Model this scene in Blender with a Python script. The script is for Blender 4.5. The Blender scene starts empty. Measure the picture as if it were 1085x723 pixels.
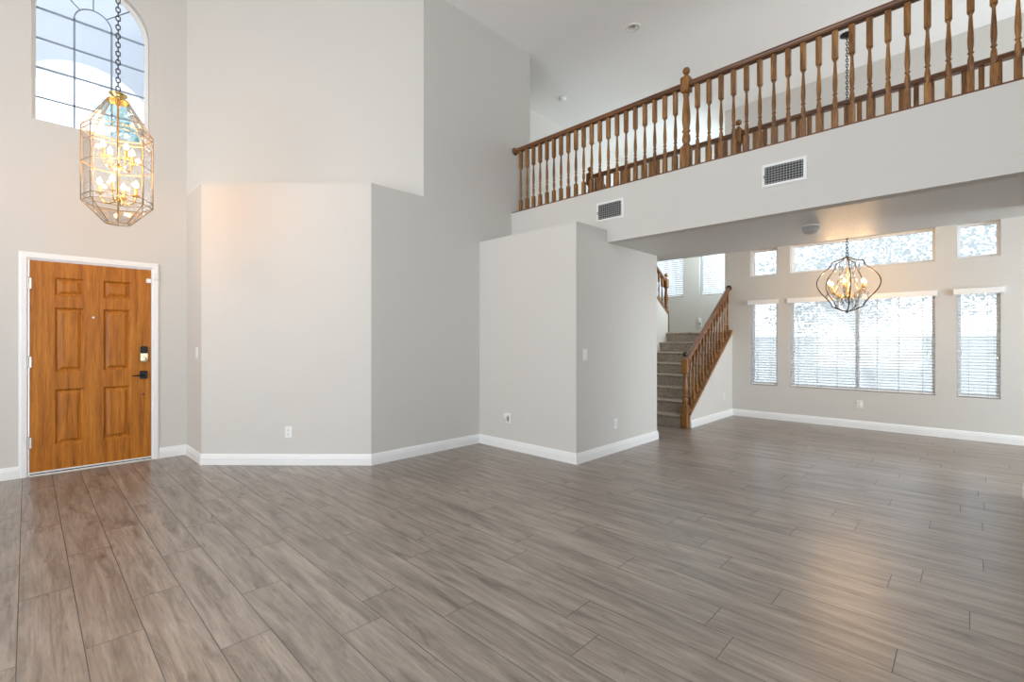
import bpy, bmesh, math, random
from mathutils import Vector, Matrix
from mathutils.geometry import tessellate_polygon
R = math.radians
PI = math.pi
SC = bpy.context.scene
COL = SC.collection

# ------------------------------------------------------------------ camera, world, lights, exposure
cam_data = bpy.data.cameras.new('camera')
cam = bpy.data.objects.new('camera', cam_data)
COL.objects.link(cam)
cam.location = (0, 0, 1.27)
cam.rotation_euler = (R(90), 0, R(44.2))
cam_data.sensor_width = 36
cam_data.lens = 500.0 / 1085 * 36
cam_data.clip_start = .05
SC.camera = cam

SC.view_settings.view_transform = 'Standard'
SC.view_settings.look = 'None'
SC.view_settings.gamma = 1
SC.view_settings.use_curve_mapping = False
SC.view_settings.exposure = 0.02

world = bpy.data.worlds.new('sky')
SC.world = world
world.use_nodes = True
bg = world.node_tree.nodes['Background']
bg.inputs[0].default_value = (.83, .91, 1, 1)
bg.inputs[1].default_value = 3.8
SC.cycles.max_bounces = 10
SC.cycles.diffuse_bounces = 6
SC.cycles.glossy_bounces = 4
SC.cycles.transparent_max_bounces = 24
SC.cycles.caustics_reflective = False
SC.cycles.caustics_refractive = False
SC.cycles.sample_clamp_indirect = 6

def area(name, loc, rot, sx, sy, power, color):
    d = bpy.data.lights.new(name, 'AREA')
    d.shape = 'RECTANGLE'; d.size = sx; d.size_y = sy
    d.energy = power; d.color = color
    o = bpy.data.objects.new(name, d); COL.objects.link(o)
    o.location = loc; o.rotation_euler = rot
    return o
# daylight fill behind the camera, through unseen openings added to wall_front and wall_right
DAY = (.90, .96, 1)
area('fill_front_low', (-2.6, -3.28, 1.35), (R(90), 0, 0), 3.0, 2.0, 60, DAY)
area('fill_front_high', (-2.6, -3.28, 3.75), (R(90), 0, 0), 3.0, 1.3, 64, DAY)
area('fill_right_low', (2.68, .2, 1.35), (R(90), 0, R(90)), 3.4, 2.0, 5, DAY)
area('fill_right_high', (2.68, .2, 3.75), (R(90), 0, R(90)), 3.4, 1.3, 4, DAY)
# fill area lights in added, unseen side openings of dining room and stairwell
area('fill_dining_low', (4.58, 7.15, 1.45), (R(90), 0, R(90)), 1.9, 2.0, 205, (.76, .89, 1))
area('fill_dining_high', (4.58, 7.25, 3.9), (R(90), 0, R(90)), 1.6, 1.4, 30, DAY)
area('fill_stair_side', (-2.98, 9.03, 3.5), (R(90), 0, R(90)), .8, 2.2, 48, (.80, .94, 1))

# ------------------------------------------------------------------ materials
def mat(name, color, rough=.6, metal=0.0, spec=.5):
    m = bpy.data.materials.new(name); m.use_nodes = True
    b = m.node_tree.nodes['Principled BSDF']
    b.inputs['Base Color'].default_value = (*color, 1)
    b.inputs['Roughness'].default_value = rough
    b.inputs['Metallic'].default_value = metal
    b.inputs['Specular IOR Level'].default_value = spec
    return m
def nodes(m):
    return m.node_tree.nodes, m.node_tree.links, m.node_tree.nodes['Principled BSDF']
def coord(m, kind='Object', scale=(1, 1, 1), randomise=False):
    N, L, b = nodes(m)
    tc = N.new('ShaderNodeTexCoord'); mp = N.new('ShaderNodeMapping')
    mp.inputs['Scale'].default_value = scale
    src = tc.outputs[kind]
    if randomise:
        oi = N.new('ShaderNodeObjectInfo'); ml = N.new('ShaderNodeMath'); ml.operation = 'MULTIPLY'; ml.inputs[1].default_value = 17
        L.new(oi.outputs['Random'], ml.inputs[0])
        ad = N.new('ShaderNodeVectorMath'); ad.operation = 'ADD'
        L.new(src, ad.inputs[0]); L.new(ml.outputs[0], ad.inputs[1]); src = ad.outputs[0]
    L.new(src, mp.inputs['Vector'])
    return mp.outputs[0]
def noise(m, vec, scale, detail=4, rough=.55, distortion=0):
    N, L, b = nodes(m)
    n = N.new('ShaderNodeTexNoise'); L.new(vec, n.inputs['Vector'])
    n.inputs['Scale'].default_value = scale; n.inputs['Detail'].default_value = detail
    n.inputs['Roughness'].default_value = rough; n.inputs['Distortion'].default_value = distortion
    return n.outputs['Fac']
def ramp(m, fac, stops):
    N, L, b = nodes(m)
    r = N.new('ShaderNodeValToRGB'); L.new(fac, r.inputs[0])
    e = r.color_ramp.elements
    while len(e) < len(stops): e.new(.5)
    for q, (p, c) in zip(e, stops): q.position = p; q.color = (*c, 1)
    return r.outputs[0]
def bump(m, h, strength, dist=.01):
    N, L, b = nodes(m)
    n = N.new('ShaderNodeBump'); n.inputs['Strength'].default_value = strength; n.inputs['Distance'].default_value = dist
    L.new(h, n.inputs['Height']); L.new(n.outputs[0], b.inputs['Normal'])

M = {}
M['wall'] = mat('wall_paint', (.645, .624, .585), .75, spec=.25)
bump(M['wall'], noise(M['wall'], coord(M['wall']), 90, 3), .12, .004)
M['ceiling'] = mat('ceiling_paint', (.88, .88, .87), .8, spec=.2)
bump(M['ceiling'], noise(M['ceiling'], coord(M['ceiling']), 60, 3), .12, .004)
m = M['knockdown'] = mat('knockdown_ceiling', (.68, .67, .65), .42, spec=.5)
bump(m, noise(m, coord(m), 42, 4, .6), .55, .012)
M['white'] = mat('white_trim_paint', (.86, .86, .85), .35)
M['plastic'] = mat('white_plastic', (.84, .84, .82), .35)
M['grey_plastic'] = mat('grey_plastic', (.35, .35, .34), .4)
M['shade_grey'] = mat('shade_grey_plastic', (.46, .45, .43), .45)
M['dark'] = mat('dark_void', (.02, .02, .02), .6)
M['blackmetal'] = mat('black_metal', (.012, .012, .013), .38, .3)
M['ironbronze'] = mat('bronze_iron', (.05, .042, .036), .42, .6)
M['brass'] = mat('polished_brass', (.78, .56, .22), .22, 1)
M['came'] = mat('aged_brass', (.30, .23, .13), .4, .6)
M['gold'] = mat('gold_leaf_metal', (.85, .55, .22), .3, .8)
M['satin'] = mat('satin_nickel', (.70, .69, .66), .3, .9)
M['champagne'] = mat('pale_brass', (.82, .74, .50), .25, 1)
M['stucco'] = mat('white_stucco', (.82, .85, .92), .9)
bump(M['stucco'], noise(M['stucco'], coord(M['stucco']), 25, 4), .3, .01)
M['block'] = mat('block_wall', (.80, .80, .79), .9)
M['concrete'] = mat('concrete_ground', (.70, .69, .68), .9)
M['vinyl'] = mat('vinyl_frame', (.90, .90, .90), .4)
M['slat'] = mat('blind_slat', (.88, .88, .87), .45)
def translucent(m, c, f):
    N, L, b = nodes(m)
    t = N.new('ShaderNodeBsdfTranslucent'); t.inputs[0].default_value = (*c, 1)
    x = N.new('ShaderNodeMixShader'); x.inputs[0].default_value = f
    L.new(b.outputs[0], x.inputs[1]); L.new(t.outputs[0], x.inputs[2]); L.new(x.outputs[0], N['Material Output'].inputs[0])
M['slatleaf'] = mat('blind_slat_thin', (.88, .88, .87), .5)
translucent(M['slatleaf'], (.90, .92, .94), .52)
M['muntin'] = mat('grey_muntin', (.30, .36, .44), .5)
M['bark'] = mat('bark', (.36, .33, .30), .9)

def wood(name, dark, mid, light, scale, rough, stretch=(1, 1, .07), rnd=True, contrast=.5):
    m = mat(name, mid, rough)
    v = coord(m, 'Object', stretch, rnd)
    f = noise(m, v, scale, 6, .62, .4)
    N, L, b = nodes(m)
    v2 = coord(m, 'Object', tuple(s * 1.0 for s in stretch), rnd)
    f2 = noise(m, v2, scale * 6, 3, .6)
    mx = N.new('ShaderNodeMix'); mx.inputs[0].default_value = .35
    L.new(f, mx.inputs[2]); L.new(f2, mx.inputs[3])
    c = ramp(m, mx.outputs[0], [(.5 - contrast * .4, dark), (.5, mid), (.5 + contrast * .4, light)])
    L.new(c, b.inputs['Base Color'])
    bump(m, mx.outputs[0], .12, .003)
    return m
M['oak'] = wood('stained_oak', (.045, .018, .006), (.235, .098, .022), (.46, .22, .060), 20, .32, (1, 1, .10), True, .42)
M['oakrail'] = wood('stained_oak_rail', (.05, .018, .008), (.150, .058, .020), (.26, .11, .04), 16, .3, (.08, 1, 1), True, .45)
M['oakstairrail'] = wood('stained_oak_stair_rail', (.08, .032, .018), (.20, .095, .055), (.30, .15, .085), 16, .18, (1, .1, .15), True, .45)
M['ballwood'] = mat('dark_walnut_ball', (.045, .022, .012), .25)
m = M['doorwood'] = wood('door_oak', (.20, .060, .006), (.42, .142, .012), (.58, .225, .026), 26, .42, (1, 1, .05), False, .44)
M['doorwood'].node_tree.nodes['Principled BSDF'].inputs['Specular IOR Level'].default_value = .3

# carpet
m = M['carpet'] = mat('taupe_carpet', (.30, .26, .21), .95, spec=.1)
N, L, b = nodes(m)
f = noise(m, coord(m), 75, 4, .75)
L.new(ramp(m, f, [(.34, (.15, .12, .092)), (.5, (.42, .365, .30)), (.66, (.68, .60, .51))]), b.inputs['Base Color'])
bump(m, f, .7, .01)

# plank tiles: a tone per plank from the mesh, grain along the plank
m = M['plank'] = mat('wood_look_tile', (.25, .2, .16), .3, spec=.5)
m.node_tree.nodes['Principled BSDF'].inputs['IOR'].default_value = 2.15
N, L, b = nodes(m)
at = N.new('ShaderNodeAttribute'); at.attribute_name = 'plank'
tc = N.new('ShaderNodeTexCoord')
off = N.new('ShaderNodeVectorMath'); off.operation = 'SCALE'; off.inputs[0].default_value = (31, 17, 53)
L.new(at.outputs['Fac'], off.inputs['Scale'])
def plank_coord(sx, sy):
    sc_ = N.new('ShaderNodeVectorMath'); sc_.operation = 'MULTIPLY'; sc_.inputs[1].default_value = (sx, sy, 1)
    L.new(tc.outputs['Object'], sc_.inputs[0])
    ad = N.new('ShaderNodeVectorMath'); ad.operation = 'ADD'
    L.new(sc_.outputs[0], ad.inputs[0]); L.new(off.outputs[0], ad.inputs[1])
    return ad.outputs[0]
g1 = noise(m, plank_coord(.75, 6.5), 2.4, 8, .68, .6)
g2 = noise(m, plank_coord(1.6, 46), 2.2, 5, .65, .2)
g3 = noise(m, plank_coord(1.5, 6), 2.0, 5, .62, .8)
base = ramp(m, g1, [(.29, (.095, .073, .057)), (.40, (.180, .144, .115)), (.50, (.250, .204, .166)), (.60, (.310, .257, .213)), (.70, (.380, .322, .272))])
fine = ramp(m, g2, [(.34, (.72, .70, .68)), (.48, (1, 1, 1)), (.64, (1.14, 1.13, 1.12))])
knot = ramp(m, g3, [(.60, (1, 1, 1)), (.66, (.70, .66, .63)), (.73, (.46, .42, .40))])
kx = N.new('ShaderNodeMix'); kx.data_type = 'RGBA'; kx.blend_type = 'MULTIPLY'; kx.inputs[0].default_value = 1
L.new(base, kx.inputs[6]); L.new(knot, kx.inputs[7]); base = kx.outputs[2]
tone = ramp(m, at.outputs['Fac'], [(0, (.90, .89, .88)), (1, (1.06, 1.05, 1.04))])
mm = N.new('ShaderNodeMix'); mm.data_type = 'RGBA'; mm.blend_type = 'MULTIPLY'; mm.inputs[0].default_value = 1
L.new(base, mm.inputs[6]); L.new(fine, mm.inputs[7])
mm2 = N.new('ShaderNodeMix'); mm2.data_type = 'RGBA'; mm2.blend_type = 'MULTIPLY'; mm2.inputs[0].default_value = 1
L.new(mm.outputs[2], mm2.inputs[6]); L.new(tone, mm2.inputs[7])
L.new(mm2.outputs[2], b.inputs['Base Color'])
rr = N.new('ShaderNodeMapRange'); rr.inputs[3].default_value = .27; rr.inputs[4].default_value = .40
L.new(g2, rr.inputs[0]); L.new(rr.outputs[0], b.inputs['Roughness'])
bump(m, g2, .10, .003)
M['grout'] = mat('tile_grout', (.21, .185, .165), .9, spec=.05)

def thin_glass(name, tint, refl, rough=.02):
    m = bpy.data.materials.new(name); m.use_nodes = True
    N, L = m.node_tree.nodes, m.node_tree.links
    N.remove(N['Principled BSDF'])
    t = N.new('ShaderNodeBsdfTransparent'); t.inputs[0].default_value = (*tint, 1)
    g = N.new('ShaderNodeBsdfGlossy'); g.inputs['Roughness'].default_value = rough
    fr = N.new('ShaderNodeFresnel'); fr.inputs[0].default_value = 1.45
    mu = N.new('ShaderNodeMath'); mu.operation = 'MULTIPLY'; mu.inputs[1].default_value = refl
    x = N.new('ShaderNodeMixShader')
    L.new(fr.outputs[0], mu.inputs[0]); L.new(mu.outputs[0], x.inputs[0])
    L.new(t.outputs[0], x.inputs[1]); L.new(g.outputs[0], x.inputs[2])
    L.new(x.outputs[0], N['Material Output'].inputs[0])
    return m
M['glass'] = thin_glass('window_glass', (.96, .98, .98), 1.0)
M['lampglass'] = thin_glass('bevelled_lamp_glass', (.97, .97, .96), .6, .03)
M['crystal'] = thin_glass('crystal_drop', (.80, .80, .80), 8, .10)
def screen_mat():
    m = bpy.data.materials.new('solar_screen_mesh'); m.use_nodes = True
    N, L = m.node_tree.nodes, m.node_tree.links
    N.remove(N['Principled BSDF'])
    t = N.new('ShaderNodeBsdfTransparent')
    tl = N.new('ShaderNodeBsdfTranslucent'); tl.inputs[0].default_value = (.60, .62, .65, 1)
    x = N.new('ShaderNodeMixShader'); x.inputs[0].default_value = .66
    L.new(t.outputs[0], x.inputs[1]); L.new(tl.outputs[0], x.inputs[2])
    L.new(x.outputs[0], N['Material Output'].inputs[0])
    return m
M['screen'] = screen_mat()
def leaf_mat(name, c):
    m = bpy.data.materials.new(name); m.use_nodes = True
    N, L = m.node_tree.nodes, m.node_tree.links
    N.remove(N['Principled BSDF'])
    d = N.new('ShaderNodeBsdfDiffuse'); d.inputs[0].default_value = (*c, 1)
    tl = N.new('ShaderNodeBsdfTranslucent'); tl.inputs[0].default_value = (*c, 1)
    x = N.new('ShaderNodeMixShader'); x.inputs[0].default_value = .4
    L.new(d.outputs[0], x.inputs[1]); L.new(tl.outputs[0], x.inputs[2])
    L.new(x.outputs[0], N['Material Output'].inputs[0])
    return m
M['leaf'] = leaf_mat('dusty_leaf', (.17, .20, .15))
M['palm'] = leaf_mat('pale_leaf', (.50, .62, .62))
def emit(name, c, s):
    m = bpy.data.materials.new(name); m.use_nodes = True
    N, L = m.node_tree.nodes, m.node_tree.links
    N.remove(N['Principled BSDF'])
    e = N.new('ShaderNodeEmission'); e.inputs[0].default_value = (*c, 1); e.inputs[1].default_value = s
    L.new(e.outputs[0], N['Material Output'].inputs[0])
    return m
M['bulb'] = emit('lit_bulb', (1, .86, .62), 7)
M['ivory'] = mat('ivory_candle_sleeve', (.85, .80, .68), .5)

# ------------------------------------------------------------------ mesh builder
class MB:
    def __init__(s): s.v = []; s.f = []; s.sm = []
    def face(s, idx, smooth=False): s.f.append(tuple(idx)); s.sm.append(smooth)
    def add(s, pts):
        i = len(s.v); s.v += [tuple(p) for p in pts]; return i
    def box(s, x0, x1, y0, y1, z0, z1):
        i = s.add([(x, y, z) for z in (z0, z1) for x, y in ((x0, y0), (x1, y0), (x1, y1), (x0, y1))])
        for q in ((3, 2, 1, 0), (4, 5, 6, 7), (0, 1, 5, 4), (1, 2, 6, 5), (2, 3, 7, 6), (3, 0, 4, 7)):
            s.face([i + k for k in q])
        return s
    def cbox(s, c, sx, sy, sz, ch=0.0):
        """box about c with chamfered vertical edges and ends"""
        x, y, z = c
        if not ch: return s.box(x - sx / 2, x + sx / 2, y - sy / 2, y + sy / 2, z - sz / 2, z + sz / 2)
        def ring(ax, ay, zz, k):
            return [(x - ax + k, y - ay, zz), (x + ax - k, y - ay, zz), (x + ax, y - ay + k, zz), (x + ax, y + ay - k, zz),
                    (x + ax - k, y + ay, zz), (x - ax + k, y + ay, zz), (x - ax, y + ay - k, zz), (x - ax, y - ay + k, zz)]
        hx, hy, hz = sx / 2, sy / 2, sz / 2
        s.loft([ring(hx - ch, hy - ch, z - hz, ch * .5), ring(hx, hy, z - hz + ch, ch * .5), ring(hx, hy, z + hz - ch, ch * .5), ring(hx - ch, hy - ch, z + hz, ch * .5)])
        return s
    def loft(s, rings, smooth=False, caps=True, closed=False):
        n = len(rings[0]); idx = [s.add(r) for r in rings]
        pairs = list(zip(idx, idx[1:])) + ([(idx[-1], idx[0])] if closed else [])
        for a, b in pairs:
            for k in range(n):
                k2 = (k + 1) % n
                s.face((a + k, a + k2, b + k2, b + k), smooth)
        if caps and not closed:
            s.face([idx[0] + k for k in range(n)][::-1]); s.face([idx[-1] + k for k in range(n)])
        return s
    def lathe(s, prof, c=(0, 0, 0), seg=12, smooth=True, axis='z', ph=0):
        rings = []
        for r, z in prof:
            ring = []
            for k in range(seg):
                a = 2 * PI * k / seg + ph
                u, w = r * math.cos(a), r * math.sin(a)
                p = (u, w, z) if axis == 'z' else ((z, u, w) if axis == 'x' else (w, z, u))
                ring.append((c[0] + p[0], c[1] + p[1], c[2] + p[2]))
            rings.append(ring)
        return s.loft(rings, smooth)
    def tube(s, path, r, seg=8, closed=False, smooth=True):
        P = [Vector(p) for p in path]; n = len(P); rings = []
        rad = r if isinstance(r, (list, tuple)) else [r] * n
        up = None
        for i in range(n):
            if closed: t = P[(i + 1) % n] - P[i - 1]
            else: t = P[min(i + 1, n - 1)] - P[max(i - 1, 0)]
            t.normalize()
            if up is None:
                up = Vector((0, 0, 1)) if abs(t.z) < .9 else Vector((1, 0, 0))
            a = up - t * up.dot(t)
            if a.length < 1e-5: a = t.orthogonal()
            a.normalize(); bb = t.cross(a); up = a
            rings.append([P[i] + (a * math.cos(2 * PI * k / seg) + bb * math.sin(2 * PI * k / seg)) * rad[i] for k in range(seg)])
        return s.loft(rings, smooth, True, closed)
    def sphere(s, c, r, seg=12, rings=8, sx=1, sy=1, sz=1):
        prof = [(max(1e-4, math.sin(PI * k / rings)), -math.cos(PI * k / rings)) for k in range(rings + 1)]
        i0 = len(s.v)
        s.lathe(prof, (0, 0, 0), seg)
        for k in range(i0, len(s.v)):
            x, y, z = s.v[k]; s.v[k] = (c[0] + x * r * sx, c[1] + y * r * sy, c[2] + z * r * sz)
        return s
    def prism(s, pts, ext, holes=()):
        """3D planar outline (+holes) extruded by vector ext"""
        loops = [[Vector(p) for p in pts]] + [[Vector(p) for p in h] for h in holes]
        ext = Vector(ext)
        flat = [p for l in loops for p in l]
        tris = tessellate_polygon(loops)
        i = s.add(flat); j = s.add([p + ext for p in flat])
        for t in tris:
            s.face([i + k for k in t]); s.face([j + k for k in reversed(t)])
        o = 0
        for l in loops:
            n = len(l)
            for k in range(n):
                k2 = (k + 1) % n
                s.face((i + o + k, i + o + k2, j + o + k2, j + o + k))
            o += n
        return s
    def sweep(s, path, normal, prof, closed=False, side=1):
        """profile (a, b): a sideways in the path's plane, b along the plane normal; mitred"""
        P = [Vector(p) for p in path]; nn = Vector(normal).normalized(); n = len(P); rings = []
        for i in range(n):
            d0 = (P[i] - P[i - 1]).normalized() if (i > 0 or closed) else None
            d1 = (P[(i + 1) % n] - P[i]).normalized() if (i < n - 1 or closed) else None
            if d0 is None: d0 = d1
            if d1 is None: d1 = d0
            l0 = nn.cross(d0); l1 = nn.cross(d1)
            mtr = (l0 + l1).normalized(); mtr = mtr / max(.2, mtr.dot(l0)) * side
            rings.append([P[i] + mtr * a + nn * b_ for a, b_ in prof])
        return s.loft(rings, False, True, closed)
    def build(s, name, material, parent=None, loc=None, recalc=True):
        me = bpy.data.meshes.new(name)
        me.from_pydata(s.v, [], s.f)
        me.polygons.foreach_set('use_smooth', s.sm)
        if recalc:
            bm = bmesh.new(); bm.from_mesh(me)
            bmesh.ops.recalc_face_normals(bm, faces=bm.faces); bm.to_mesh(me); bm.free()
        me.update()
        for q in (material if isinstance(material, (list, tuple)) else [material]): me.materials.append(M[q] if isinstance(q, str) else q)
        o = bpy.data.objects.new(name, me); COL.objects.link(o)
        if parent is not None: o.parent = parent
        if loc is not None: o.location = loc
        return o

def tag(o, label, cat, group=None):
    o['label'] = label; o['category'] = cat
    if group: o['group'] = group
    return o
def thing(name, label, cat, loc=(0, 0, 0), rz=0, group=None):
    o = bpy.data.objects.new(name, None); COL.objects.link(o)
    o.location = loc; o.rotation_euler = (0, 0, rz); o.empty_display_size = .1
    return tag(o, label, cat, group)
def struct(o):
    o['kind'] = 'structure'; return o
def link_copy(o, parent, loc=None):
    c = o.copy(); COL.objects.link(c); c.parent = parent
    if loc is not None: c.location = loc
    return c
def sroot(name, loc):
    o = bpy.data.objects.new(name, None); COL.objects.link(o); o.location = loc; o.empty_display_size = .1
    return struct(o)

# ------------------------------------------------------------------ the shell
H = 5.25          # ceiling
XD = -6.3         # door wall face
XT = -4.395       # tall wall face
YB = 8.42         # dining back wall face
ZG = 2.97         # gallery floor
ZS = 2.37         # gallery soffit

# floor of wood-look plank tiles
joints = {0: -2.615, 2: -2.21, 3: -2.62, 4: -1.945, 5: -2.125, 6: -1.737, 7: -1.154, 10: -.852, 11: -.217, 12: -.69, 13: -1.007,
          14: -.004, 15: -.309, 16: -.19, 17: -.852, 18: .05, 19: -.561, 20: -.725, 21: -.203, 22: .057, 23: -.454, 24: -.057}
def plank_floor():
    rng = random.Random(5)
    W, LN, g = .1947, 1.2, .0018
    x0, x1, y0, y1 = -6.44, 4.6, -3.34, 8.56
    mb = MB(); tones = []
    k = math.floor((y0 - .166) / W)
    while .166 + k * W < y1:
        ya, yb = max(y0, .166 + k * W), min(y1, .166 + (k + 1) * W)
        j = joints.get(k, rng.uniform(0, LN))
        x = j - math.ceil((j - x0) / LN) * LN
        while x < x1:
            a, b_ = max(x, x0), min(x + LN, x1)
            t = rng.random()
            if b_ - a > .02 and yb - ya > .01:
                i = mb.add([(a + g, ya + g, 0), (b_ - g, ya + g, 0), (b_ - g, yb - g, 0), (a + g, yb - g, 0)])
                mb.face((i, i + 1, i + 2, i + 3)); tones.append(t)
            x += LN
        k += 1
    npl = len(mb.f)
    i = mb.add([(x0, y0, -.0015), (x1, y0, -.0015), (x1, y1, -.0015), (x0, y1, -.0015)])
    mb.face((i, i + 1, i + 2, i + 3)); tones.append(0)
    o = mb.build('floor', ['plank', 'grout'], recalc=False)
    o.data.polygons[npl].material_index = 1
    a = o.data.attributes.new('plank', 'FLOAT', 'FACE')
    a.data.foreach_set('value', tones)
    struct(o)
plank_floor()
mb = MB(); mb.box(-7, 4.7, -3.4, 9.75, -.16, -.003); struct(mb.build('floor_slab', 'concrete'))

mb = MB(); mb.box(-7.1, 4.7, -3.4, 9.75, H, H + .12); struct(mb.build('ceiling', 'ceiling'))

def wall(name, p0, p1, outline, holes, ext, material='wall'):
    """outline and holes in (s, z): s metres from p0 towards p1"""
    a = Vector((*p0, 0)); d = (Vector((*p1, 0)) - a).normalized()
    f3 = lambda l: [a + d * s_ + Vector((0, 0, z)) for s_, z in l]
    mb = MB(); mb.prism(f3(outline), ext, [f3(h) for h in holes])
    return struct(mb.build(name, material))
def rect(s0, s1, z0, z1): return [(s0, z0), (s1, z0), (s1, z1), (s0, z1)]

# arched opening in the door wall
AY0, AY1, AZ0, ASP = .030, .915, 3.36, 4.47
ACY = (AY0 + AY1) / 2; AR = (AY1 - AY0) / 2
def arch_pts(y0, y1, z0, zs, n=24):
    c, r = (y0 + y1) / 2, (y1 - y0) / 2
    return [(y0, z0), (y1, z0)] + [(c + r * math.cos(PI * k / n), zs + r * math.sin(PI * k / n)) for k in range(n + 1)]
DY0, DY1, DZ = .005, .940, 2.045
Y0 = -3.2
wall('wall_left', (XD, Y0), (XD, 1.25), [(0, 0), (DY0 - Y0, 0), (DY0 - Y0, DZ), (DY1 - Y0, DZ), (DY1 - Y0, 0), (1.25 - Y0, 0), (1.25 - Y0, H), (0, H)],
     [[(y - Y0, z) for y, z in arch_pts(AY0, AY1, AZ0, ASP)]], (-.16, 0, 0))
# alcove bump-out with the plant ledge on top
ZL = 2.888
C2 = (-5.66, 1.25); C3 = (XT, 2.455)
mb = MB(); mb.prism([(XD, 1.25, 0), (*C2, 0), (*C3, 0), (XT, 3.10, 0)], (0, 0, ZL)); struct(mb.build('wall_alcove', 'wall'))
mb = MB(); mb.prism([(XD, 1.25, ZL), (XT, 3.10, ZL), (XT - .12, 3.22, ZL), (XD - .12, 1.37, ZL)], (0, 0, H - ZL)); struct(mb.build('wall_diagonal', 'wall'))
mb = MB(); mb.box(XT - .12, XT, 3.10, 4.88, 0, H); struct(mb.build('wall_tall', 'wall'))
# boxed-in closet
yz = [(3.94, 0), (5.68, 0), (5.68, ZS), (4.51, ZS), (4.51, 2.505), (3.94, 2.505)]
mb = MB(); mb.prism([(XT, y, z) for y, z in yz], (-2.91 - XT, 0, 0)); struct(mb.build('wall_closet', 'wall'))
# gallery
mb = MB(); mb.box(XT, 2.6, 4.51, 4.63, ZS, ZG); struct(mb.build('wall_gallery', 'wall'))
fp = [(XT, 4.63), (2.6, 4.63), (2.6, 6.11), (-7, 6.11), (-7, 4.88), (XT, 4.88)]
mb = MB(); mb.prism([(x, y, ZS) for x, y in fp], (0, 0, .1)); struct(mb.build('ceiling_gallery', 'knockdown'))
mb = MB(); mb.prism([(x, y, ZS + .1) for x, y in fp], (0, 0, ZG - ZS - .1))
struct(mb.build('floor_gallery', 'carpet'))
mb = MB(); mb.box(-5.42, -4.27, 6.11, 6.34, ZS + .1, ZG); struct(mb.build('floor_stairhead', 'carpet'))
# upstairs hall
mb = MB(); mb.box(-7, -5.54, 6.15, 6.27, ZG, H); struct(mb.build('wall_hall', 'wall'))
mb = MB(); mb.box(-7.1, -7, 4.76, 6.27, ZG, H); struct(mb.build('wall_hall_end', 'wall'))
mb = MB(); mb.box(-7, XT - .12, 4.76, 4.88, ZG, H); struct(mb.build('wall_hall_near', 'wall'))
# stairwell
mb = MB(); mb.box(-5.54, -5.42, 5.58, 9.55, 0, H); struct(mb.build('wall_stair_left', 'wall'))
mb = MB(); mb.box(-5.42, XT, 5.58, 5.68, 0, ZS); struct(mb.build('wall_stair_front', 'wall'))
YW = 9.5
SW = [(-5.05, -4.279, 2.19, 3.75), (-3.944, -3.26, 2.19, 3.75)]
wall('wall_stair_back', (-5.54, YW), (-3.05, YW), rect(0, 2.49, 0, H), [rect(a + 5.54, b_ + 5.54, c_, d_) for a, b_, c_, d_ in SW], (0, .15, 0))
wall('wall_stair_right', (-3.05, 8.57), (-3.05, 9.65), rect(0, 1.08, 0, H), [rect(.05, .87, 2.4, 4.6)], (.12, 0, 0))  # unseen opening added for the stairwell fill light
# stair knee walls
SL = .727
def zstr(y): return .256 + SL * (y - 6.836)      # top of the white knee wall
kw = [(6.745, 0), (YB, 0), (YB, zstr(YB)), (6.745, zstr(6.745))]
mb = MB(); mb.prism([(-3.05, y, z) for y, z in kw], (.12, 0, 0)); struct(mb.build('wall_stair_knee', 'wall'))
ZLAND = 1.432
kw = [(6.2, 0), (8.54, 0), (8.54, 1.78), (6.2, 3.25)]
mb = MB(); mb.prism([(-4.27, y, z) for y, z in kw], (.12, 0, 0)); struct(mb.build('wall_stair_middle', 'wall'))
# dining room
WX = [(-2.640, -2.235), (-2.053, -.339), (-.130, .265)]
LZ = (.545, 1.93); UZ = (2.335, 2.785)
holes = [rect(a + 3.05, b_ + 3.05, *z) for a, b_ in WX for z in (LZ, UZ)]
wall('wall_back', (-3.05, YB), (4.5, YB), rect(0, 7.55, 0, H), holes, (0, .15, 0))
wall('wall_dining_right', (4.5, 5.5), (4.5, YB + .15), rect(0, YB + .15 - 5.5, 0, H), [rect(.65, 2.65, .4, 2.5), rect(.9, 2.6, 3.1, 4.7)], (.14, 0, 0))  # unseen openings added for the dining fill lights
mb = MB(); mb.box(.315, 4.5, 5.50, 5.65, 0, ZS); struct(mb.build('wall_partition', 'wall'))
# living-room walls behind the camera, with openings added for the fill lights
wall('wall_front', (XD - .16, Y0), (2.6, Y0), rect(0, 9.06, 0, H), [rect(2.3, 5.4, .3, 2.4), rect(2.3, 5.4, 3.05, 4.45)], (0, -.15, 0))
wall('wall_right', (2.6, Y0), (2.6, 5.5), rect(0, 8.7, 0, H), [rect(1.6, 5.2, .3, 2.4), rect(1.6, 5.2, 3.05, 4.45)], (.15, 0, 0))
mb = MB(); mb.box(2.6, 2.75, 5.5, 6.11, ZG, H); struct(mb.build('wall_gallery_end', 'wall'))
mb = MB(); mb.box(2.75, 4.5, 5.99, 6.11, ZG, H); struct(mb.build('wall_dining_front', 'wall'))
mb = MB(); mb.box(2.6, 4.5, 5.5, 6.11, ZS, ZG); struct(mb.build('ceiling_dining_low', 'ceiling'))

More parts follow.
